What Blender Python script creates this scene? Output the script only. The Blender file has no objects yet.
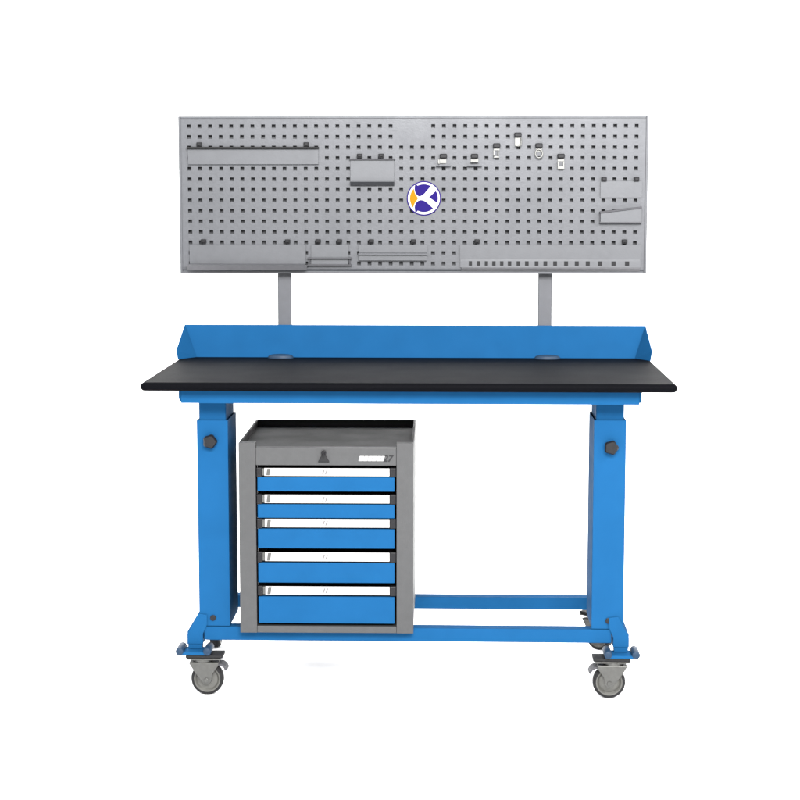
import bpy, bmesh, math, random
from mathutils import Vector, Matrix
random.seed(7)
S = bpy.context.scene
COL = S.collection
R = math.radians

# ------------------------------------------------------------------ camera
cam_d = bpy.data.cameras.new('camera')
cam = bpy.data.objects.new('camera', cam_d)
COL.objects.link(cam)
cam_d.sensor_width = 36.0
cam_d.lens = 36.0 * 1777.0 / 800.0
cam_d.clip_start, cam_d.clip_end = 0.1, 200.0
cam.location = (0.1368, -4.9196, 1.4909)
cam.rotation_euler = (R(90) - 0.1229, 0.0, 0.0321)
S.camera = cam

# ------------------------------------------------------------------ world + studio lamps
W = bpy.data.worlds.new('World')
S.world = W
W.use_nodes = True
bgn = W.node_tree.nodes['Background']
bgn.inputs['Color'].default_value = (1.0, 1.0, 1.0, 1)
bgn.inputs['Strength'].default_value = 1.3

def softbox(name, loc, target, sx, sy, power, col=(1, 1, 1)):
    d = bpy.data.lights.new(name, 'AREA')
    d.shape = 'RECTANGLE'; d.size = sx; d.size_y = sy
    d.energy = power; d.color = col
    o = bpy.data.objects.new(name, d); COL.objects.link(o)
    o.location = loc
    o.rotation_euler = (Vector(target) - Vector(loc)).to_track_quat('-Z', 'Y').to_euler()
    return o
softbox('front_softbox_lamp', (0.5, -4.2, 3.1), (0.0, 0.4, 1.2), 2.4, 1.4, 580, (1.0, 0.99, 0.98))
softbox('side_softbox_lamp', (2.3, -1.3, 2.4), (0.5, 0.7, 1.4), 1.2, 1.2, 75, (1.0, 0.985, 0.97))
softbox('side_softbox_lamp', (-2.6, -1.6, 2.5), (-0.6, 0.7, 1.4), 1.0, 1.0, 26, (0.97, 0.985, 1.0))
softbox('backdrop_lamp', (-3.0, 1.6, 3.8), (-1.4, 3.9, 0.9), 2.0, 1.0, 140)
softbox('backdrop_lamp', (3.0, 1.6, 3.8), (1.4, 3.9, 0.9), 2.0, 1.0, 140)

S.view_settings.view_transform = 'Standard'
S.view_settings.look = 'None'
S.view_settings.exposure = 0.46
S.view_settings.gamma = 1.0
S.view_settings.use_curve_mapping = False

# ------------------------------------------------------------------ materials
def mat(name, col, rough=0.5, metal=0.0, coat=0.0, var=0.05, vscale=60.0, bump=0.0, bscale=400.0, spec=0.5, rvar=0.06):
    m = bpy.data.materials.new(name); m.use_nodes = True
    nt = m.node_tree; p = nt.nodes['Principled BSDF']
    p.inputs['Metallic'].default_value = metal
    p.inputs['Specular IOR Level'].default_value = spec
    p.inputs['Coat Weight'].default_value = coat
    p.inputs['Coat Roughness'].default_value = 0.15
    tc = nt.nodes.new('ShaderNodeTexCoord')
    n1 = nt.nodes.new('ShaderNodeTexNoise'); n1.inputs['Scale'].default_value = vscale; n1.inputs['Detail'].default_value = 5
    nt.links.new(tc.outputs['Object'], n1.inputs['Vector'])
    cr = nt.nodes.new('ShaderNodeMapRange')
    cr.inputs['From Min'].default_value = 0.3; cr.inputs['From Max'].default_value = 0.7
    cr.inputs['To Min'].default_value = 1 - var; cr.inputs['To Max'].default_value = 1 + var
    nt.links.new(n1.outputs['Fac'], cr.inputs['Value'])
    mx = nt.nodes.new('ShaderNodeVectorMath'); mx.operation = 'SCALE'
    mx.inputs[0].default_value = col
    nt.links.new(cr.outputs['Result'], mx.inputs['Scale'])
    nt.links.new(mx.outputs['Vector'], p.inputs['Base Color'])
    n2 = nt.nodes.new('ShaderNodeTexNoise'); n2.inputs['Scale'].default_value = 9.0; n2.inputs['Detail'].default_value = 6
    nt.links.new(tc.outputs['Object'], n2.inputs['Vector'])
    rr = nt.nodes.new('ShaderNodeMapRange')
    rr.inputs['From Min'].default_value = 0.3; rr.inputs['From Max'].default_value = 0.7
    rr.inputs['To Min'].default_value = max(0.02, rough - rvar); rr.inputs['To Max'].default_value = min(1, rough + rvar)
    nt.links.new(n2.outputs['Fac'], rr.inputs['Value'])
    nt.links.new(rr.outputs['Result'], p.inputs['Roughness'])
    if bump > 0:
        n3 = nt.nodes.new('ShaderNodeTexNoise'); n3.inputs['Scale'].default_value = bscale; n3.inputs['Detail'].default_value = 3
        nt.links.new(tc.outputs['Object'], n3.inputs['Vector'])
        b = nt.nodes.new('ShaderNodeBump'); b.inputs['Strength'].default_value = bump; b.inputs['Distance'].default_value = 0.001
        nt.links.new(n3.outputs['Fac'], b.inputs['Height'])
        nt.links.new(b.outputs['Normal'], p.inputs['Normal'])
    return m
M = {}
M['paper'] = mat('white_paper', (0.92, 0.92, 0.92), 0.9, var=0.01, spec=0.1)
M['blue'] = mat('blue_paint', (0.0058, 0.0445, 0.1140), 0.6, spec=0.008, var=0.04, vscale=14, bump=0.12, bscale=260)
M['grey'] = mat('silver_grey_paint', (0.0405, 0.0425, 0.0480), 0.46, metal=0.25, var=0.09, vscale=75, bump=0.25, bscale=190)
M['plate'] = mat('plain_grey_paint', (0.0425, 0.0445, 0.0495), 0.45, metal=0.25, var=0.05, vscale=40, bump=0.15, bscale=220)
M['post'] = mat('post_grey_paint', (0.043, 0.045, 0.0515), 0.48, metal=0.15, var=0.05, vscale=40, bump=0.1)
M['cab'] = mat('cabinet_grey_paint', (0.0285, 0.0290, 0.0300), 0.5, spec=0.3, var=0.06, vscale=55, bump=0.2, bscale=260)
M['black'] = mat('black_worktop_laminate', (0.0011, 0.0012, 0.0018), 0.6, var=0.15, vscale=160, bump=0.3, bscale=620, spec=0.02, rvar=0.015)
M['rimgrey'] = mat('charcoal_rim_paint', (0.0075, 0.0076, 0.0082), 0.6, spec=0.15, var=0.06)
M['slate'] = mat('slate_grey_mat', (0.043, 0.0435, 0.045), 0.7, spec=0.15, var=0.08, vscale=90, bump=0.2)
M['rubber'] = mat('black_rubber', (0.007, 0.007, 0.0075), 0.65, spec=0.15, var=0.15, vscale=90, bump=0.2)
M['plastic'] = mat('black_plastic', (0.006, 0.006, 0.007), 0.4, spec=0.15, var=0.1)
M['shade'] = mat('dark_grey_and_shade', (0.034, 0.034, 0.038), 0.6, spec=0.2, var=0.1)  # dark grey parts, and the painted shade at the pocket mouth
M['lip'] = mat('underside_shade_grey', (0.062, 0.062, 0.067), 0.55, spec=0.25, var=0.06)  # grey standing in for the shadow under ledges and lips
M['zinc'] = mat('zinc_plated_steel', (0.061, 0.061, 0.058), 0.42, metal=0.75, var=0.1, vscale=70, bump=0.15)
M['wheel'] = mat('grey_wheel_plastic', (0.042, 0.0415, 0.037), 0.5, var=0.12, vscale=90, bump=0.1)
M['chrome'] = mat('bright_chrome', (0.115, 0.115, 0.110), 0.35, metal=0.4, var=0.03)
M['white'] = mat('white_label', (0.30, 0.293, 0.292), 0.5, spec=0.2, var=0.015)
M['mark'] = mat('grey_print', (0.075, 0.07, 0.07), 0.6, var=0.05)
M['dark'] = mat('dark_print', (0.012, 0.012, 0.013), 0.6, spec=0.15, var=0.05)
M['navy'] = mat('navy_enamel', (0.0068, 0.0022, 0.066), 0.5, spec=0.05, var=0.02)
M['orange'] = mat('orange_enamel', (0.245, 0.090, 0.0006), 0.5, spec=0.05, var=0.02)
M['steelblue'] = mat('grey_blue_plastic', (0.008, 0.020, 0.040), 0.5, spec=0.15, var=0.06)

# ------------------------------------------------------------------ mesh helpers (all in world metres)
def box(bm, x0, x1, y0, y1, z0, z1):
    v = [bm.verts.new((x, y, z)) for x in (x0, x1) for y in (y0, y1) for z in (z0, z1)]
    for f in ((0, 1, 3, 2), (4, 6, 7, 5), (0, 4, 5, 1), (2, 3, 7, 6), (0, 2, 6, 4), (1, 5, 7, 3)):
        bm.faces.new([v[i] for i in f])
def prism(bm, pts, a0, a1, axis='y'):
    """polygon given in the plane across the axis, extruded along the axis"""
    def P(p, a):
        return {'y': (p[0], a, p[1]), 'x': (a, p[0], p[1]), 'z': (p[0], p[1], a)}[axis]
    A = [bm.verts.new(P(p, a0)) for p in pts]; B = [bm.verts.new(P(p, a1)) for p in pts]
    n = len(pts)
    fs = [bm.faces.new(A), bm.faces.new(B[::-1])]
    for i in range(n):
        fs.append(bm.faces.new((A[i], B[i], B[(i + 1) % n], A[(i + 1) % n])))
def cyl(bm, c, axis, r, d, seg=32, r2=None):
    """cylinder centred on c, d long along the axis"""
    r2 = r if r2 is None else r2
    q = {'x': Matrix.Rotation(R(90), 4, 'Y'), 'y': Matrix.Rotation(R(90), 4, 'X'), 'z': Matrix.Identity(4)}[axis]
    bmesh.ops.create_cone(bm, cap_ends=True, segments=seg, radius1=r, radius2=r2, depth=d, matrix=Matrix.Translation(c) @ q)
def sheet(bm, prof, x0, x1, t=0.0016):
    """bent sheet metal: profile of (y, z) points, given the thickness t and run along x"""
    n = len(prof); off = []
    for i in range(n):
        a = Vector(prof[max(i - 1, 0)]); b = Vector(prof[min(i + 1, n - 1)])
        d = (b - a).normalized(); off.append(Vector(prof[i]) + Vector((-d.y, d.x)) * t)
    prism(bm, [tuple(p) for p in prof] + [tuple(p) for p in off[::-1]], x0, x1, 'x')
def tube(bm, pts, r, seg=10):
    rings = []
    for i, p in enumerate(pts):
        p = Vector(p)
        d = (Vector(pts[min(i + 1, len(pts) - 1)]) - Vector(pts[max(i - 1, 0)])).normalized()
        u = d.orthogonal().normalized() if i == 0 else (rings_u - d * rings_u.dot(d)).normalized()
        rings_u = u; w = d.cross(u)
        rings.append([bm.verts.new(p + (u * math.cos(k * 2 * math.pi / seg) + w * math.sin(k * 2 * math.pi / seg)) * r) for k in range(seg)])
    for a, b in zip(rings, rings[1:]):
        for k in range(seg):
            bm.faces.new((a[k], a[(k + 1) % seg], b[(k + 1) % seg], b[k]))
    bm.faces.new(rings[0][::-1]); bm.faces.new(rings[-1])
def lathe(bm, prof, c, axis='y', seg=48, lobes=0, lob=0.0, caps=True):
    """profile of (radius, along) points swept round the axis through c"""
    rings = []
    for (r, a) in prof:
        ring = []
        for k in range(seg):
            t = 2 * math.pi * k / seg
            rr = r * (1 + lob * math.cos(lobes * t)) if lobes else r
            x, y = rr * math.cos(t), rr * math.sin(t)
            ring.append(bm.verts.new(Vector(c) + (Vector((x, a, y)) if axis == 'y' else Vector((x, y, a)))))
        rings.append(ring)
    for a, b in zip(rings, rings[1:]):
        for k in range(seg):
            bm.faces.new((a[k], a[(k + 1) % seg], b[(k + 1) % seg], b[k]))
    if caps:
        bm.faces.new(rings[0][::-1]); bm.faces.new(rings[-1])
def root_of(o):
    p = Vector((0, 0, 0))
    while o is not None:
        p = p + o.location; o = o.parent
    return p
def obj(name, bm, m, parent=None, bevel=0.0, smooth=False, seg=2, loc=None):
    """link a bmesh as ONE object; loc: where its own origin sits (world)"""
    base = root_of(parent) if parent else Vector((0, 0, 0))
    o_loc = Vector(loc) - base if loc is not None else Vector((0, 0, 0))
    bmesh.ops.translate(bm, verts=bm.verts, vec=-(base + o_loc))
    bmesh.ops.recalc_face_normals(bm, faces=bm.faces)
    me = bpy.data.meshes.new(name); bm.to_mesh(me); bm.free()
    for mm in (m if isinstance(m, list) else [m]):
        me.materials.append(mm)
    if smooth:
        for p in me.polygons: p.use_smooth = True
        try: me.set_sharp_from_angle(angle=R(35))
        except Exception: pass
    o = bpy.data.objects.new(name, me); COL.objects.link(o)
    if parent: o.parent = parent
    o.location = o_loc
    if bevel > 0:
        b = o.modifiers.new('bevel', 'BEVEL'); b.width = bevel; b.segments = seg; b.limit_method = 'ANGLE'; b.angle_limit = R(30)
    return o
def thing(name, label, cat, loc, group=None):
    o = bpy.data.objects.new(name, None); COL.objects.link(o)
    o.location = loc; o.empty_display_size = 0.1
    o['label'] = label; o['category'] = cat
    if group: o['group'] = group
    return o
def new(): return bmesh.new()

# ------------------------------------------------------------------ the setting: a white paper sweep
bm = new()
prof = [(-9.0, 0.0), (2.6, 0.0)]
for k in range(1, 13):
    t = k / 12 * math.pi / 2
    prof.append((2.6 + 1.4 * math.sin(t), 1.4 - 1.4 * math.cos(t)))
prof.append((4.0, 6.0))
A = [bm.verts.new((-7, y, z)) for y, z in prof]; B = [bm.verts.new((7, y, z)) for y, z in prof]
for i in range(len(prof) - 1):
    bm.faces.new((A[i], B[i], B[i + 1], A[i + 1]))
fl = obj('floor', bm, M['paper'], smooth=True)
fl['kind'] = 'structure'

# ------------------------------------------------------------------ the workbench
WB = thing('workbench', 'blue steel workbench on casters with black worktop and grey pegboard above it', 'workbench', (0, 0.38, 0))

bm = new(); box(bm, -0.75, 0.75, 0.0, 0.765, 0.9045, 0.929)
obj('worktop', bm, M['black'], WB, bevel=0.0112, seg=6)

# upstand: back wall with two flared side wings, folded from one sheet
def solid_quad(bm, pts, n, t):
    n = Vector(n).normalized() * t
    A = [bm.verts.new(p) for p in pts]; B = [bm.verts.new(Vector(p) + n) for p in pts]
    bm.faces.new(A); bm.faces.new(B[::-1]); k = len(pts)
    for i in range(k): bm.faces.new((A[i], B[i], B[(i + 1) % k], A[(i + 1) % k]))
bm = new()
solid_quad(bm, [(-0.697, 0.730, 0.9288), (0.703, 0.730, 0.9288), (0.7370, 0.757, 1.0305), (-0.7370, 0.757, 1.0305)], (0, 1, 0), 0.002)
# folded top hem
prism(bm, [(0.7592, 1.0305), (0.7648, 1.0305), (0.7648, 1.0203), (0.7633, 1.0203), (0.7633, 1.0290), (0.7592, 1.0290)], -0.7368, 0.7368, 'x')
up = obj('upstand', bm, M['blue'], WB)
for s, xb, xt, xm in ((-1, -0.6968, -0.7368, -0.7490), (1, 0.7028, 0.7368, 0.7480)):
    bm = new()
    solid_quad(bm, [(xb, 0.7318, 0.9288), (xt, 0.7588, 1.0305), (xm, 0.655, 0.958), (xm + 0.0045 * s * -1, 0.655, 0.9286)], (s, 0.25, 0), 0.002)
    obj('side_wing', bm, M['blue'], up)

# cable grommets on the worktop in front of the posts
for gx in (-0.424, 0.424):
    bm = new()
    lathe(bm, [(0.041, 0.0), (0.041, 0.004), (0.037, 0.009), (0.026, 0.012), (0.012, 0.013)] , (0, 0, 0), 'z', 40)
    bmesh.ops.scale(bm, vec=(1, 0.55, 1), verts=bm.verts)
    bmesh.ops.translate(bm, vec=(gx, 0.704, 0.929), verts=bm.verts)
    obj('cable_grommet', bm, M['steelblue'], WB, smooth=True)

# frame under the worktop
bm = new(); sheet(bm, [(0.092, 0.9035), (0.050, 0.9035), (0.050, 0.867), (0.092, 0.867)], -0.643, 0.650, -0.002)
ap = obj('apron', bm, M['blue'], WB, bevel=0.0006)
for x0, x1 in ((-0.6495, -0.6432), (0.6502, 0.6565)):
    bm = new()
    prism(bm, [(0.048, 0.9036), (0.094, 0.9036), (0.094, 0.869), (0.062, 0.869), (0.048, 0.880)], x0, x1, 'x')
    obj('end_cap', bm, M['blue'], ap, bevel=0.0015)
bm = new(); box(bm, -0.643, 0.650, 0.60, 0.64, 0.867, 0.9035)
obj('apron', bm, M['blue'], WB, bevel=0.0015)
for x0, x1 in ((-0.606, -0.514), (0.526, 0.618)):
    bm = new(); box(bm, x0, x1, 0.0925, 0.5995, 0.868, 0.9035)
    obj('top_bearer', bm, M['blue'], WB, bevel=0.0015)

# legs: outer column, sliding inner column, clamping knob
KNOB = None
for x0, x1, kx, kz, s in ((-0.6115, -0.5215, -0.571, 0.7465, -1), (0.5300, 0.6220, 0.5785, 0.7345, 1)):
    y0, y1, t = 0.130, 0.325, 0.003
    zt = 0.806 if s < 0 else 0.811
    bm = new()      # hollow rectangular tube, open at the top
    O = [(x0, y0), (x1, y0), (x1, y1), (x0, y1)]; I = [(x0 + t, y0 + t), (x1 - t, y0 + t), (x1 - t, y1 - t), (x0 + t, y1 - t)]
    L = [[bm.verts.new((p[0], p[1], z)) for p in ring] for ring, z in ((O, 0.2), (O, zt), (I, zt), (I, 0.2))]
    for a, b in zip(L, L[1:]):
        for k in range(4): bm.faces.new((a[k], a[(k + 1) % 4], b[(k + 1) % 4], b[k]))
    bm.faces.new(L[0])
    leg = obj('leg', bm, M['blue'], WB, bevel=0.004, seg=3)
    bm = new(); box(bm, x0 + 0.006, x1 - 0.006, y0 + 0.006, y1 - 0.006, 0.55, 0.867)
    obj('inner_column', bm, M['blue'], leg, bevel=0.004, seg=3)
    bm = new()
    lathe(bm, [(0.011, 0.002), (0.011, -0.006), (0.017, -0.007), (0.0195, -0.011), (0.0195, -0.022), (0.016, -0.027), (0.006, -0.028)],
          (kx, y0, kz), 'y', 60, 5, 0.07)
    obj('clamp_knob', bm, M['plastic'], leg, smooth=True)
    bm = new(); cyl(bm, (kx, y0 - 0.001, kz), 'y', 0.0215, 0.003, 36)
    obj('washer', bm, M['blue'], leg, bevel=0.0006)
    bm = new()     # black disc painting the shade of a hole low in the column
    cyl(bm, ((-0.571 if s < 0 else 0.5785), y0 - 0.001, 0.2245), 'y', 0.0085, 0.006, 24)
    obj('dark_hole', bm, M['plastic'], leg, bevel=0.001)

# feet: a square tube each side, cranked out from the leg, with a mounting plate at each end
for s in (-1, 1):
    c = 0.0 if s < 0 else -0.006
    bm = new()
    X = lambda x: s * x + (0.0 if s < 0 else -0.008)
    prism(bm, [(X(0.601), 0.1465), (X(0.601), 0.176), (X(0.588), 0.2050), (X(0.588), 0.2340), (X(0.6145), 0.2380), (X(0.647), 0.176), (X(0.647), 0.1465)], 0.1235, 0.1279)
    box(bm, min(X(0.601), X(0.647)), max(X(0.601), X(0.647)), 0.1281, 0.66, 0.1465, 0.185)
    prism(bm, [(X(0.604), 0.1320), (X(0.603), 0.1464), (X(0.645), 0.1464), (X(0.644), 0.1320)], 0.1245, 0.1500)
    prism(bm, [(X(0.604), 0.1320), (X(0.603), 0.1464), (X(0.645), 0.1464), (X(0.644), 0.1320)], 0.62, 0.66)
    foot = obj('foot', bm, M['blue'], WB, bevel=0.0018)
    for yc in (0.12, 0.655):
        bm = new()
        box(bm, min(X(0.578), X(0.672)), max(X(0.578), X(0.672)), yc - 0.034, yc + 0.034, 0.1225, 0.1318)
        obj('mounting_plate', bm, M['blue'], foot, bevel=0.003)
        for bx_ in (0.584, 0.664):
            bm = new()
            lathe(bm, [(0.006, -0.037), (0.0105, -0.035), (0.0120, -0.031), (0.0120, 0.031), (0.0105, 0.035), (0.006, 0.037)], (X(bx_), yc, 0.1335), 'y', 28)
            obj('spacer_tube', bm, M['steelblue'], foot, smooth=True)

# long rails between the feet, carrying the cabinet
bm = new(); box(bm, -0.598, 0.588, 0.1280, 0.1720, 0.158, 0.1985)
obj('rail', bm, M['blue'], WB, bevel=0.0025)
bm = new(); box(bm, -0.601, 0.593, 0.540, 0.584, 0.1555, 0.1940)
rr_ = obj('rail', bm, M['blue'], WB, bevel=0.0025)
for s in (-1, 1):
    bm = new()
    x = 0.560 * s
    prism(bm, [(x, 0.1543), (x + 0.032 * s, 0.1543), (x + 0.032 * s, 0.110)], 0.548, 0.576)
    obj('gusset', bm, M['blue'], rr_, bevel=0.001)

# casters: one built round its own origin on the floor, then copied
def make_caster():
    bm = new()
    # swivel top plate, raceway and two fork cheeks
    box(bm, -0.058, 0.042, -0.032, 0.032, 0.1085, 0.1125)
    cyl(bm, (-0.012, 0, 0.1045), 'z', 0.030, 0.0078, 32)
    for y in (-0.0285, 0.0255):
        prism(bm, [(-0.052, 0.1000), (0.036, 0.1000), (0.034, 0.090), (0.017, 0.066), (0.014, 0.044), (0.006, 0.036), (-0.006, 0.036), (-0.014, 0.044), (-0.036, 0.074)], y, y + 0.003)
    box(bm, -0.050, 0.035, -0.0252, 0.0252, 0.0970, 0.1002)
    f = obj('caster', bm, M['zinc'], WB, bevel=0.0012, loc=(0, 0, 0))
    bm = new(); box(bm, -0.0600, 0.0480, -0.030, 0.030, 0.1127, 0.1218)
    obj('swivel_cap', bm, M['rubber'], f, bevel=0.002)
    bm = new()
    lathe(bm, [(0.0385, -0.016), (0.0425, -0.0155), (0.0465, -0.012), (0.0475, -0.006), (0.0475, 0.006), (0.0465, 0.012), (0.0425, 0.0155), (0.0385, 0.016), (0.0385, -0.016)], (0, 0, 0.0475), 'y', 56, caps=False)
    obj('tyre', bm, M['rubber'], f, smooth=True)
    bm = new()
    lathe(bm, [(0.004, -0.021), (0.010, -0.021), (0.0115, -0.016), (0.015, -0.010), (0.030, -0.0095), (0.035, -0.0145), (0.0386, -0.0150), (0.0386, 0.0150), (0.035, 0.0145), (0.030, 0.0095), (0.010, 0.021), (0.004, 0.021)], (0, 0, 0.0475), 'y', 48)
    obj('hub', bm, M['wheel'], f, smooth=True)
    bm = new()
    cyl(bm, (0, 0, 0.0475), 'y', 0.0075, 0.064, 6)
    obj('axle', bm, M['zinc'], f, bevel=0.0008)
    bm = new()   # brake pedal: a curved tongue over the tyre
    P = [(0.012, 0.0935), (0.030, 0.0965), (0.045, 0.0950), (0.055, 0.0880), (0.0600, 0.0760)]
    Q = [(0.0540, 0.0740), (0.0495, 0.0840), (0.042, 0.0890), (0.030, 0.0905), (0.012, 0.0880)]
    prism(bm, P + Q, -0.024, 0.024)
    obj('brake_pedal', bm, M['shade'], f, bevel=0.0015)
    return f
def copy_tree(o, parent=None):
    c = o.copy(); COL.objects.link(c)
    if parent is not None: c.parent = parent
    for ch in list(o.children): copy_tree(ch, c)
    return c
cs = make_caster()
cpos = [(-0.5875, 0.12, 0), (0.5818, 0.12, 180), (-0.6350, 0.648, 90), (0.5980, 0.655, -38)]
for i, (x, y, a) in enumerate(cpos):
    o = cs if i == 0 else copy_tree(cs, WB)
    o.location = Vector((x, y, 0)) - WB.location
    o.rotation_euler = (0, 0, R(a))

# posts that carry the pegboard
for x0, x1 in ((-0.4445, -0.4005), (0.3985, 0.4430)):
    bm = new(); box(bm, x0, x1, 0.8255, 0.855, 0.86, 1.66)
    obj('post', bm, M['post'], WB, bevel=0.003)
    bm = new(); box(bm, x0 + 0.004, x1 - 0.004, 0.7655, 0.8252, 0.872, 0.900)
    obj('post_bracket', bm, M['post'], WB, bevel=0.002)

# pegboard: a perforated sheet with real square holes, folded edges and a back sheet
PX0, PX1, PZ0, PZ1, PY = -0.7520, 0.7390, 1.195, 1.6936, 0.78
HX0, HZ0, PITX, PITZ, HOLE = -0.7190, 1.2270, 0.033835, 0.03345, 0.0122
NX, NZ = 43, 14
bm = new()
xs, zs = [PX0], [PZ0]
for i in range(NX): xs += [HX0 + i * PITX - HOLE / 2, HX0 + i * PITX + HOLE / 2]
for j in range(NZ): zs += [HZ0 + j * PITZ - HOLE / 2, HZ0 + j * PITZ + HOLE / 2]
xs.append(PX1); zs.append(PZ1)
def is_hole(a, b):
    if a % 2 == 0 or b % 2 == 0: return False
    i, j = a // 2, b // 2
    if i < 0 or j < 0 or i >= NX or j >= NZ: return False
    return not (j >= NZ - 2 and i in (20, 21, 22))       # plain spot in the top middle
V = [[bm.verts.new((x, PY, z)) for z in zs] for x in xs]
Bk = {}
def back(a, b):
    if (a, b) not in Bk: Bk[(a, b)] = bm.verts.new((xs[a], PY + 0.0018, zs[b]))
    return Bk[(a, b)]
for a in range(len(xs) - 1):
    for b in range(len(zs) - 1):
        if is_hole(a, b):
            ring = [(a, b), (a + 1, b), (a + 1, b + 1), (a, b + 1)]
            for k in range(4):
                p, q = ring[k], ring[(k + 1) % 4]
                bm.faces.new((V[p[0]][p[1]], V[q[0]][q[1]], back(*q), back(*p)))
        else:
            bm.faces.new((V[a][b], V[a + 1][b], V[a + 1][b + 1], V[a][b + 1]))
pb = obj('pegboard', bm, M['grey'], WB)
# folded edge frame standing a little proud of the sheet
bm = new()
for (x0, x1, z0, z1) in ((PX0 - 0.001, PX0 + 0.007, PZ0, PZ1), (PX1 - 0.007, PX1 + 0.001, PZ0, PZ1)):
    box(bm, x0, x1, PY - 0.003, PY + 0.040, z0, z1)
box(bm, PX0 + 0.0071, PX1 - 0.0071, PY - 0.003, PY + 0.040, PZ1 - 0.007, PZ1)
prism(bm, [(PY + 0.040, PZ0), (PY + 0.006, PZ0), (PY - 0.005, PZ0 + 0.014), (PY - 0.005, PZ0 + 0.017), (PY + 0.040, PZ0 + 0.017)], PX0 + 0.0071, PX1 - 0.0071, 'x')
obj('edge_fold', bm, M['grey'], pb, bevel=0.0012)
bm = new(); box(bm, PX0 + 0.0075, PX1 - 0.0075, PY + 0.026, PY + 0.028, PZ0 + 0.018, PZ1 - 0.0075)
obj('back_sheet', bm, M['grey'], pb)
# round emblem: likely an overlay mark, added here as a badge
EM = (0.0300, 1.4345, 0.0545)
def em(px, py): return (EM[0] + (px - 383) / 272 * EM[2], EM[1] + (462 - py) / 272 * EM[2])
def arc(r, a0, a1, n=14):
    return [(383 + r * math.cos(R(a0 + (a1 - a0) * k / n)), 462 - r * math.sin(R(a0 + (a1 - a0) * k / n))) for k in range(n + 1)]
def smooth_line(p, n=5):
    out = []
    for i in range(len(p) - 1):
        p0, p1, p2, p3 = p[max(i - 1, 0)], p[i], p[i + 1], p[min(i + 2, len(p) - 1)]
        for k in range(n):
            t = k / n
            out.append(tuple(0.5 * (2 * p1[c] + (p2[c] - p0[c]) * t + (2 * p0[c] - 5 * p1[c] + 4 * p2[c] - p3[c]) * t * t + (3 * p1[c] - p0[c] - 3 * p2[c] + p3[c]) * t ** 3) for c in (0, 1)))
    return out + [p[-1]]
bm = new()
def flat(pts, y0, y1, mi):
    n0 = len(bm.faces)
    prism(bm, [em(*p) for p in pts], y0, y1)
    bm.faces.ensure_lookup_table()
    for f in bm.faces[n0:]: f.material_index = mi
flat(arc(272, 0, 354, 59), PY - 0.0030, PY - 0.0004, 1)
flat(arc(254, 0, 354, 59), PY - 0.0034, PY - 0.0031, 0)
top = smooth_line([(497, 268), (440, 330), (390, 388), (345, 420), (305, 429), (268, 403), (244, 360), (235, 305), (243, 252)]) + [(262, 236), (280, 262)] + arc(222, 112, 62)[1:]
flat(top, PY - 0.0039, PY - 0.0035, 1)
bot = smooth_line([(240, 640), (238, 590), (252, 545), (285, 507), (330, 490), (380, 498), (430, 528), (480, 574), (532, 620)]) + arc(216, -52, -117)[1:] + [(262, 692), (246, 672)]
flat(bot, PY - 0.0039, PY - 0.0035, 1)
flat(smooth_line([(225, 308), (232, 350), (250, 400), (288, 462), (250, 520), (230, 560), (213, 612)]) + smooth_line([(213, 612), (185, 565), (165, 505), (160, 460), (170, 400), (195, 345), (225, 308)])[1:-1], PY - 0.0039, PY - 0.0035, 2)
flat([(572, 345), (465, 445), (592, 532)] + arc(224, -15, 30, 8)[1:-1], PY - 0.0039, PY - 0.0035, 1)
obj('emblem', bm, [M['white'], M['navy'], M['orange']], pb)

# ------------------------------------------------------------------ things clipped on the pegboard
def hx(px): return HX0 + (px - 190.0) / 10.64 * PITX
def clips(t, pts):
    for x, z in pts:
        bm = new()
        box(bm, x - 0.0085, x + 0.0085, PY - 0.013, PY - 0.0003, z - 0.0065, z + 0.0070)
        box(bm, x - 0.006, x + 0.006, PY - 0.018, PY - 0.0151, z - 0.003, z + 0.006)
        obj('clip', bm, M['plastic'], t, bevel=0.002)
F = PY - 0.006          # face of a hung plate
# long shelf, upper row
t = thing('shelf', 'long narrow grey shelf clipped near the top of the pegboard, with a dark top edge', 'shelf', (-0.515, PY, 1.54))
bm = new(); sheet(bm, [(F, 1.5905), (F, 1.542), (F + 0.004, 1.5395)], -0.723, -0.306, 0.0016)
obj('plate', bm, M['plate'], t, bevel=0.0005)
bm = new(); box(bm, -0.725, -0.304, PY - 0.018, PY - 0.0005, 1.5907, 1.5975)
obj('edge_strip', bm, M['rubber'], t, bevel=0.0015)
clips(t, [(-0.6855, 1.6045), (-0.344, 1.6045)])
# short shelf
t = thing('shelf', 'short grey shelf plate left of the round emblem with a dark strip above and below', 'shelf', (-0.135, PY, 1.475))
bm = new(); sheet(bm, [(F, 1.5550), (F, 1.489)], -0.204, -0.065, 0.0016)
obj('plate', bm, M['plate'], t, bevel=0.0005)
bm = new(); box(bm, -0.207, -0.062, PY - 0.014, PY - 0.0005, 1.5553, 1.5600)
obj('edge_strip', bm, M['shade'], t, bevel=0.0012)
bm = new(); sheet(bm, [(F - 0.022, 1.4885), (F - 0.004, 1.4750), (PY - 0.001, 1.4745)], -0.204, -0.064, 0.0016)
box(bm, -0.204, -0.064, F - 0.022, F, 1.4870, 1.4886)
obj('ledge', bm, M['plate'], t, bevel=0.0004)
clips(t, [(-0.174, 1.5685), (-0.106, 1.5685)])
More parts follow.
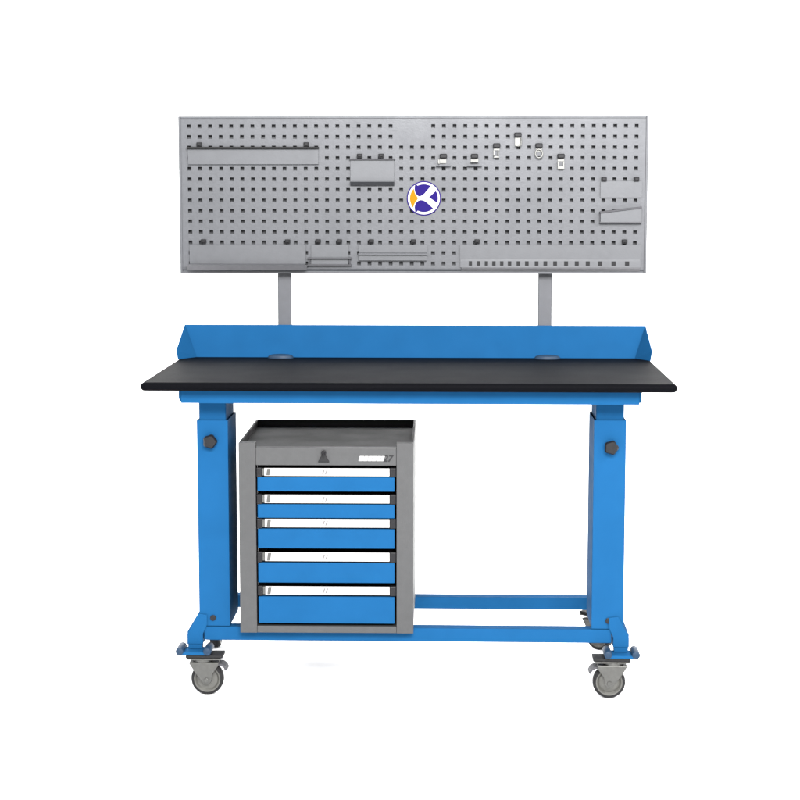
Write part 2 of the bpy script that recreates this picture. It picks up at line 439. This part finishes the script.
# pocket holder at the end of the board
t = thing('tool_pocket', 'grey angled tool pocket with a slanting dark strip for the shade in its mouth, clipped beside the pegboard edge', 'tool holder', (0.655, PY, 1.354))
bm = new(); sheet(bm, [(F, 1.4890), (F, 1.4365)], 0.590, 0.722, 0.0016)
obj('plate', bm, M['plate'], t, bevel=0.0005)
bm = new()
prism(bm, [(0.590, 1.387), (0.719, 1.4025), (0.719, 1.3610), (0.590, 1.3595)], F - 0.020, F - 0.0184)
box(bm, 0.590, 0.5915, F - 0.0183, PY - 0.0005, 1.3600, 1.388)
box(bm, 0.7175, 0.719, F - 0.0183, PY - 0.0005, 1.3612, 1.402)
obj('pocket', bm, M['plate'], t, bevel=0.0004)
bm = new(); prism(bm, [(0.588, 1.3872), (0.588, 1.3935), (0.721, 1.4090), (0.721, 1.4030)], F - 0.021, PY - 0.001)
obj('rim', bm, M['shade'], t, bevel=0.0015)  # dark strip painting the shade of the pocket opening
bm = new(); sheet(bm, [(F - 0.020, 1.3592), (F - 0.010, 1.3555), (PY - 0.001, 1.3550)], 0.588, 0.721, 0.0016)
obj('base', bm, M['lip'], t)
clips(t, [(0.6010, 1.4945), (0.7035, 1.4945)])
# long tray, bottom row
t = thing('tray', 'long plain grey tray with a lower lip coloured as shadow hung at the pegboard bottom', 'tray', (-0.535, PY, 1.203))
bm = new(); sheet(bm, [(F, 1.2860), (F, 1.2260), (F - 0.030, 1.2240), (F - 0.032, 1.2260)], -0.722, -0.348, 0.0016)
obj('plate', bm, M['plate'], t, bevel=0.0004)
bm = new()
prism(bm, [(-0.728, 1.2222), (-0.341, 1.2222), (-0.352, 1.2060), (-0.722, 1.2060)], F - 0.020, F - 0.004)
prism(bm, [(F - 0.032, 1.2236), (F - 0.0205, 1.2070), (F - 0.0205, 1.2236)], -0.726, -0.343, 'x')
obj('lip', bm, M['lip'], t, bevel=0.001)  # shadow under the tray put into the lip colour
clips(t, [(-0.676, 1.297), (-0.406, 1.297)])
# small double bar
t = thing('tool_bar', 'small grey holder with two dark bars, between two wider bottom row trays', 'tool holder', (-0.271, PY, 1.22))
bm = new(); sheet(bm, [(F, 1.2870), (F, 1.2210)], -0.331, -0.211, 0.0016)
obj('plate', bm, M['plate'], t, bevel=0.0005)
for z in (1.2440, 1.2225):
    bm = new(); box(bm, -0.342, -0.200, F - 0.012, PY - 0.0005, z - 0.0022, z + 0.0022)
    obj('bar', bm, M['shade'], t, bevel=0.001)
for x in (-0.3345, -0.2075):
    bm = new(); cyl(bm, (x, F - 0.003, 1.2330), 'z', 0.0022, 0.0170, 12)
    obj('end_rod', bm, M['shade'], t)
clips(t, [(-0.308, 1.2975), (-0.240, 1.2975)])
# stepped tool shelf
t = thing('shelf', 'medium grey stepped shelf at the pegboard bottom with a row of open holes under it', 'shelf', (-0.068, PY, 1.233))
bm = new(); sheet(bm, [(F, 1.2870), (F, 1.2625), (F - 0.001, 1.2615), (F - 0.016, 1.2600), (F - 0.016, 1.2585), (F - 0.006, 1.2530), (F - 0.006, 1.2370)], -0.178, 0.040, 0.0016)
obj('plate', bm, M['plate'], t, bevel=0.0004)
bm = new(); box(bm, -0.179, 0.041, F - 0.0185, F - 0.0163, 1.2560, 1.2600)
obj('edge_strip', bm, M['post'], t, bevel=0.0006)
clips(t, [(-0.138, 1.2975), (-0.003, 1.2975)])
# spanner rack with seventeen notches that get wider
t = thing('spanner_rack', 'longest grey rack on the pegboard, its bottom lip cut with a row of dark notches', 'tool rack', (0.43, PY, 1.205))
bm = new(); sheet(bm, [(F, 1.2870), (F, 1.2420)], 0.145, 0.722, 0.0016)
nx_ = [0.179, 0.205, 0.230, 0.254, 0.279, 0.304, 0.332, 0.359, 0.390, 0.418, 0.449, 0.484, 0.518, 0.553, 0.592, 0.635, 0.678]
gx = [0.147]
for i, x in enumerate(nx_):
    w = 0.0052 + 0.0016 * i / 16
    gx += [x - w, x + w]
gx.append(0.720)
gy = [(F - 0.0001, 1.2418), (F - 0.0004, 1.2350), (F - 0.0007, 1.2205), (F - 0.0009, 1.2150)]
G = [[bm.verts.new((x, y, z)) for (y, z) in gy] for x in gx]
for a in range(len(gx) - 1):
    for b in range(3):
        if b == 1 and a % 2 == 1: continue
        bm.faces.new((G[a][b], G[a + 1][b], G[a + 1][b + 1], G[a][b + 1]))
obj('plate', bm, M['plate'], t)
bm = new(); box(bm, 0.148, 0.719, F + 0.0020, F + 0.0040, 1.2150, 1.2405)
obj('notch_shade', bm, M['plastic'], t)  # black strip added behind the notches so they look deeply shaded
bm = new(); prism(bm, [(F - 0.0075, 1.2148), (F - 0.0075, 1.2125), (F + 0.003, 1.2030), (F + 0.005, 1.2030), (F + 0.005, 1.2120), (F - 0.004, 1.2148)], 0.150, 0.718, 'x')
obj('lip', bm, M['lip'], t, bevel=0.001)  # lip colour carries the shadow below the rack
clips(t, [(0.200, 1.2980), (0.669, 1.2980)])

# tool hooks: clip, small backing plate, and a bright bent piece
def hook(px, z, shape, label):
    x = hx(px)
    t = thing('tool_hook', label, 'hook', (x, PY, z - 0.04), 'bright tool hooks clipped on the pegboard')
    bm = new()
    box(bm, x - 0.0115, x + 0.0115, PY - 0.020, PY - 0.0003, z - 0.0060, z + 0.0085)
    obj('clip', bm, M['plastic'], t, bevel=0.003)
    y = PY - 0.004
    bm = new()
    if shape == 'bar':
        box(bm, x - 0.012, x + 0.012, y - 0.0015, y, z - 0.019, z - 0.0062)
        box(bm, x - 0.0125, x + 0.0125, y - 0.014, y - 0.0016, z - 0.0190, z - 0.0160)
    elif shape == 'wing':
        box(bm, x - 0.012, x + 0.009, y - 0.0015, y, z - 0.022, z - 0.0062)
        prism(bm, [(x - 0.017, z - 0.010), (x - 0.0122, z - 0.010), (x - 0.0122, z - 0.024), (x - 0.017, z - 0.022)], y - 0.010, y - 0.001)
    elif shape == 'jay':
        box(bm, x - 0.009, x + 0.009, y - 0.0012, y, z - 0.035, z - 0.0062)
        tube(bm, [(x + 0.009, y - 0.004, z - 0.010), (x + 0.0105, y - 0.012, z - 0.022), (x + 0.009, y - 0.016, z - 0.031), (x, y - 0.018, z - 0.034), (x - 0.008, y - 0.018, z - 0.032)], 0.0028)
    elif shape == 'ring':
        box(bm, x - 0.010, x + 0.010, y - 0.0012, y, z - 0.018, z - 0.0062)
        pts = [(x + 0.0115 * math.sin(k / 12 * 2 * math.pi), y - 0.006 - 0.004 * (1 - math.cos(k / 12 * 2 * math.pi)), z - 0.024 + 0.0135 * math.cos(k / 12 * 2 * math.pi)) for k in range(13)]
        tube(bm, pts, 0.0026)
    elif shape == 'square':
        box(bm, x - 0.0105, x + 0.0105, y - 0.0012, y, z - 0.016, z - 0.0062)
        for x0 in (x - 0.0105, x + 0.0065):
            box(bm, x0, x0 + 0.004, y - 0.010, y, z - 0.038, z - 0.0163)
        box(bm, x - 0.0105, x + 0.0105, y - 0.0125, y - 0.0103, z - 0.039, z - 0.031)
    else:   # 'pair'
        box(bm, x - 0.009, x + 0.009, y - 0.0012, y, z - 0.014, z - 0.0062)
        for x0 in (x - 0.0085, x + 0.0045):
            tube(bm, [(x0, y - 0.001, z - 0.014), (x0, y - 0.003, z - 0.030), (x0, y - 0.012, z - 0.036), (x0, y - 0.016, z - 0.030)], 0.0024)
        box(bm, x - 0.0095, x + 0.0075, y - 0.0155, y - 0.0130, z - 0.037, z - 0.032)
    obj('bent_hook', bm, M['chrome'], t, bevel=0.0005)
    if shape in ('bar', 'wing'):
        bm = new()
        box(bm, x - 0.024, x + 0.024, y - 0.016, y - 0.002, z - 0.031, z - 0.0285)
        obj('wire_rest', bm, M['post'], t, bevel=0.001)
hook(445, 1.5665, 'wing', 'dark wide clip hook, nearest to the round emblem in the row of hooks')
hook(476, 1.5665, 'bar', 'clip hook with one flat bright bar and a thin rest under it')
hook(498, 1.5995, 'pair', 'clip hook with a faint bright pair of prongs, just below the topmost hook')
hook(519, 1.6330, 'jay', 'topmost clip hook on the pegboard, with a bright J shaped bend')
hook(540, 1.5995, 'ring', 'clip hook carrying a small pale ring')
hook(562, 1.5665, 'square', 'clip hook with a bright square U loop, last of the row towards the pocket')

# ------------------------------------------------------------------ the drawer cabinet, standing on the rails
CB = thing('drawer_cabinet', 'grey five drawer tool cabinet with blue drawer fronts standing on the bench rails', 'drawer cabinet', (-0.24, 0.36, 0.1985))
KX0, KX1, KY, KY1 = -0.4900, 0.0115, 0.125, 0.602
KZ0, KZ1 = 0.1988, 0.7460
FY = 0.0970            # front face
def cx(px): return px
# body: side walls with front posts, bottom, back and header
bm = new()
box(bm, KX0, KX0 + 0.0485, FY, FY + 0.030, KZ0 - 0.009, KZ1)
box(bm, KX1 - 0.0485, KX1, FY, FY + 0.030, KZ0 - 0.009, KZ1)
box(bm, KX0, KX0 + 0.002, FY + 0.0301, KY1, KZ0, KZ1 - 0.024)
box(bm, KX1 - 0.002, KX1, FY + 0.0301, KY1, KZ0, KZ1 - 0.024)
box(bm, KX0 + 0.0021, KX1 - 0.0021, KY1 - 0.002, KY1, KZ0, KZ1 - 0.024)
box(bm, KX0 + 0.0021, KX1 - 0.0021, FY + 0.0301, KY1 - 0.0021, KZ0, KZ0 + 0.002)
body = obj('body', bm, M['cab'], CB, bevel=0.0015)
bm = new(); box(bm, KX0 + 0.0487, KX1 - 0.0487, FY + 0.002, FY + 0.030, 0.681, 0.7320)
hd = obj('header', bm, M['cab'], CB, bevel=0.0015)
bm = new(); box(bm, KX0 + 0.0487, KX1 - 0.0487, FY + 0.001, FY + 0.030, KZ0 - 0.0088, 0.2095)
obj('sill', bm, M['cab'], CB, bevel=0.0015)
# top tray: sheet with a raised dark rim on three sides
bm = new()
box(bm, KX0 + 0.0022, KX1 - 0.0022, FY + 0.0303, KY1 - 0.0022, 0.7221, 0.7245)
tr = obj('top_tray', bm, M['slate'], CB, bevel=0.0006)
bm = new()
box(bm, KX0, KX0 + 0.006, FY + 0.0304, KY1 - 0.0062, 0.7247, KZ1)
box(bm, KX1 - 0.006, KX1, FY + 0.0304, KY1 - 0.0062, 0.7247, KZ1)
box(bm, KX0, KX1, KY1 - 0.006, KY1, 0.7247, KZ1)
obj('rim', bm, M['rimgrey'], tr, bevel=0.001)

# drawers: label strip in a handle channel above a blue front
rows = [(0.672, 0.650, 0.646, 0.605), (0.595, 0.571, 0.567, 0.527), (0.524, 0.500, 0.495, 0.438), (0.426, 0.401, 0.396, 0.337), (0.326, 0.302, 0.296, 0.217)]
DX0, DX1 = -0.4370, -0.0425
def text_mesh(bm, s, x, y, z, size, shear=0.2):
    c = bpy.data.curves.new('lettering', 'FONT'); c.body = s; c.size = size; c.shear = shear; c.extrude = 0.0002; c.offset = size * 0.035
    c.align_x = 'CENTER'; c.align_y = 'CENTER'
    o = bpy.data.objects.new('lettering', c); COL.objects.link(o)
    bpy.context.view_layer.update()
    me = bpy.data.meshes.new_from_object(o)
    me.transform(Matrix.Translation((x, y, z)) @ Matrix.Rotation(R(90), 4, 'X'))
    bm.from_mesh(me)
    bpy.data.objects.remove(o); bpy.data.curves.remove(c); bpy.data.meshes.remove(me)
CB.rotation_euler = (0, 0, R(0.6))
for i, (w1, w0, b1, b0) in enumerate(rows):
    bm = new()       # drawer box behind the front
    box(bm, DX0 + 0.010, DX1 - 0.010, FY + 0.020, KY1 - 0.03, b0 + 0.004, w0 - 0.002)
    dr = obj('drawer', bm, M['shade'], CB)
    bm = new()
    box(bm, DX0, DX1, FY + 0.004, FY + 0.0195, b0, b1)
    obj('drawer_front', bm, M['blue'], dr, bevel=0.0022)
    bm = new()       # label strip, tilted back in the handle channel
    prism(bm, [(FY + 0.004, w0), (FY + 0.0055, w1), (FY + 0.0075, w1), (FY + 0.0060, w0)], -0.4165, -0.0575, 'x')
    obj('label_strip', bm, M['white'], dr, bevel=0.0004)
    bm = new()
    box(bm, DX0 - 0.002, DX0 + 0.0125, FY + 0.003, FY + 0.0195, w0 - 0.003, w1 + 0.001)
    obj('end_cap', bm, M['plastic'], dr, bevel=0.0015)
    bm = new()
    box(bm, DX1 - 0.0140, DX1 + 0.004, FY + 0.003, FY + 0.0195, w0 - 0.003, w1 + 0.001)
    obj('end_cap', bm, M['plastic'], dr, bevel=0.0015)
    bm = new()
    box(bm, DX0 + 0.0130, DX0 + 0.0200, FY + 0.0050, FY + 0.0195, w0 + 0.001, w1 - 0.001)
    prism(bm, [(DX0 + 0.026, w0 + 0.002), (DX0 + 0.0355, w0 + 0.002), (DX0 + 0.0385, w1 - 0.001), (DX0 + 0.029, w1 - 0.001)], FY + 0.0020, FY + 0.0038)
    obj('latch', bm, M['zinc'], dr, bevel=0.0006)
    bm = new()       # small slanted grey smudge in the middle of the strip
    zc = (w0 + w1) / 2
    for dx in (-0.0045, 0.0040):
        prism(bm, [(-0.2425 + dx - 0.0042, zc - 0.007), (-0.2425 + dx - 0.0008, zc - 0.007), (-0.2425 + dx + 0.0044, zc + 0.007), (-0.2425 + dx + 0.0006, zc + 0.007)], FY + 0.0028, FY + 0.0034)
    obj('strip_mark', bm, M['mark'], dr)
# lock with a hanging key tag
bm = new(); cyl(bm, (-0.2455, FY - 0.001, 0.7180), 'y', 0.0075, 0.008, 28)
box(bm, -0.2470, -0.2440, FY - 0.014, FY - 0.0051, 0.7090, 0.7225)
lk = obj('lock', bm, M['plastic'], CB, bevel=0.0008)
bm = new(); prism(bm, [(-0.2620, 0.6910), (-0.2290, 0.6910), (-0.2395, 0.7110), (-0.2515, 0.7110)], FY - 0.004, FY + 0.0018)
obj('escutcheon', bm, M['rimgrey'], lk, bevel=0.0015)
# maker's mark on the header: pale block lettering, too small to read, then a dark slanted 27
bm = new()
x = -0.1460
for w in (0.0125, 0.0105, 0.0105, 0.0110, 0.0100, 0.0090):
    prism(bm, [(x, 0.6945), (x + w, 0.6945), (x + w + 0.004, 0.7085), (x + 0.004, 0.7085)], FY + 0.0010, FY + 0.0019)
    x += w + 0.0016
obj('maker_mark', bm, M['white'], hd)
bm = new(); text_mesh(bm, '27', -0.0628, FY + 0.0014, 0.7010, 0.026, 0.25)
obj('number_mark', bm, M['dark'], hd)
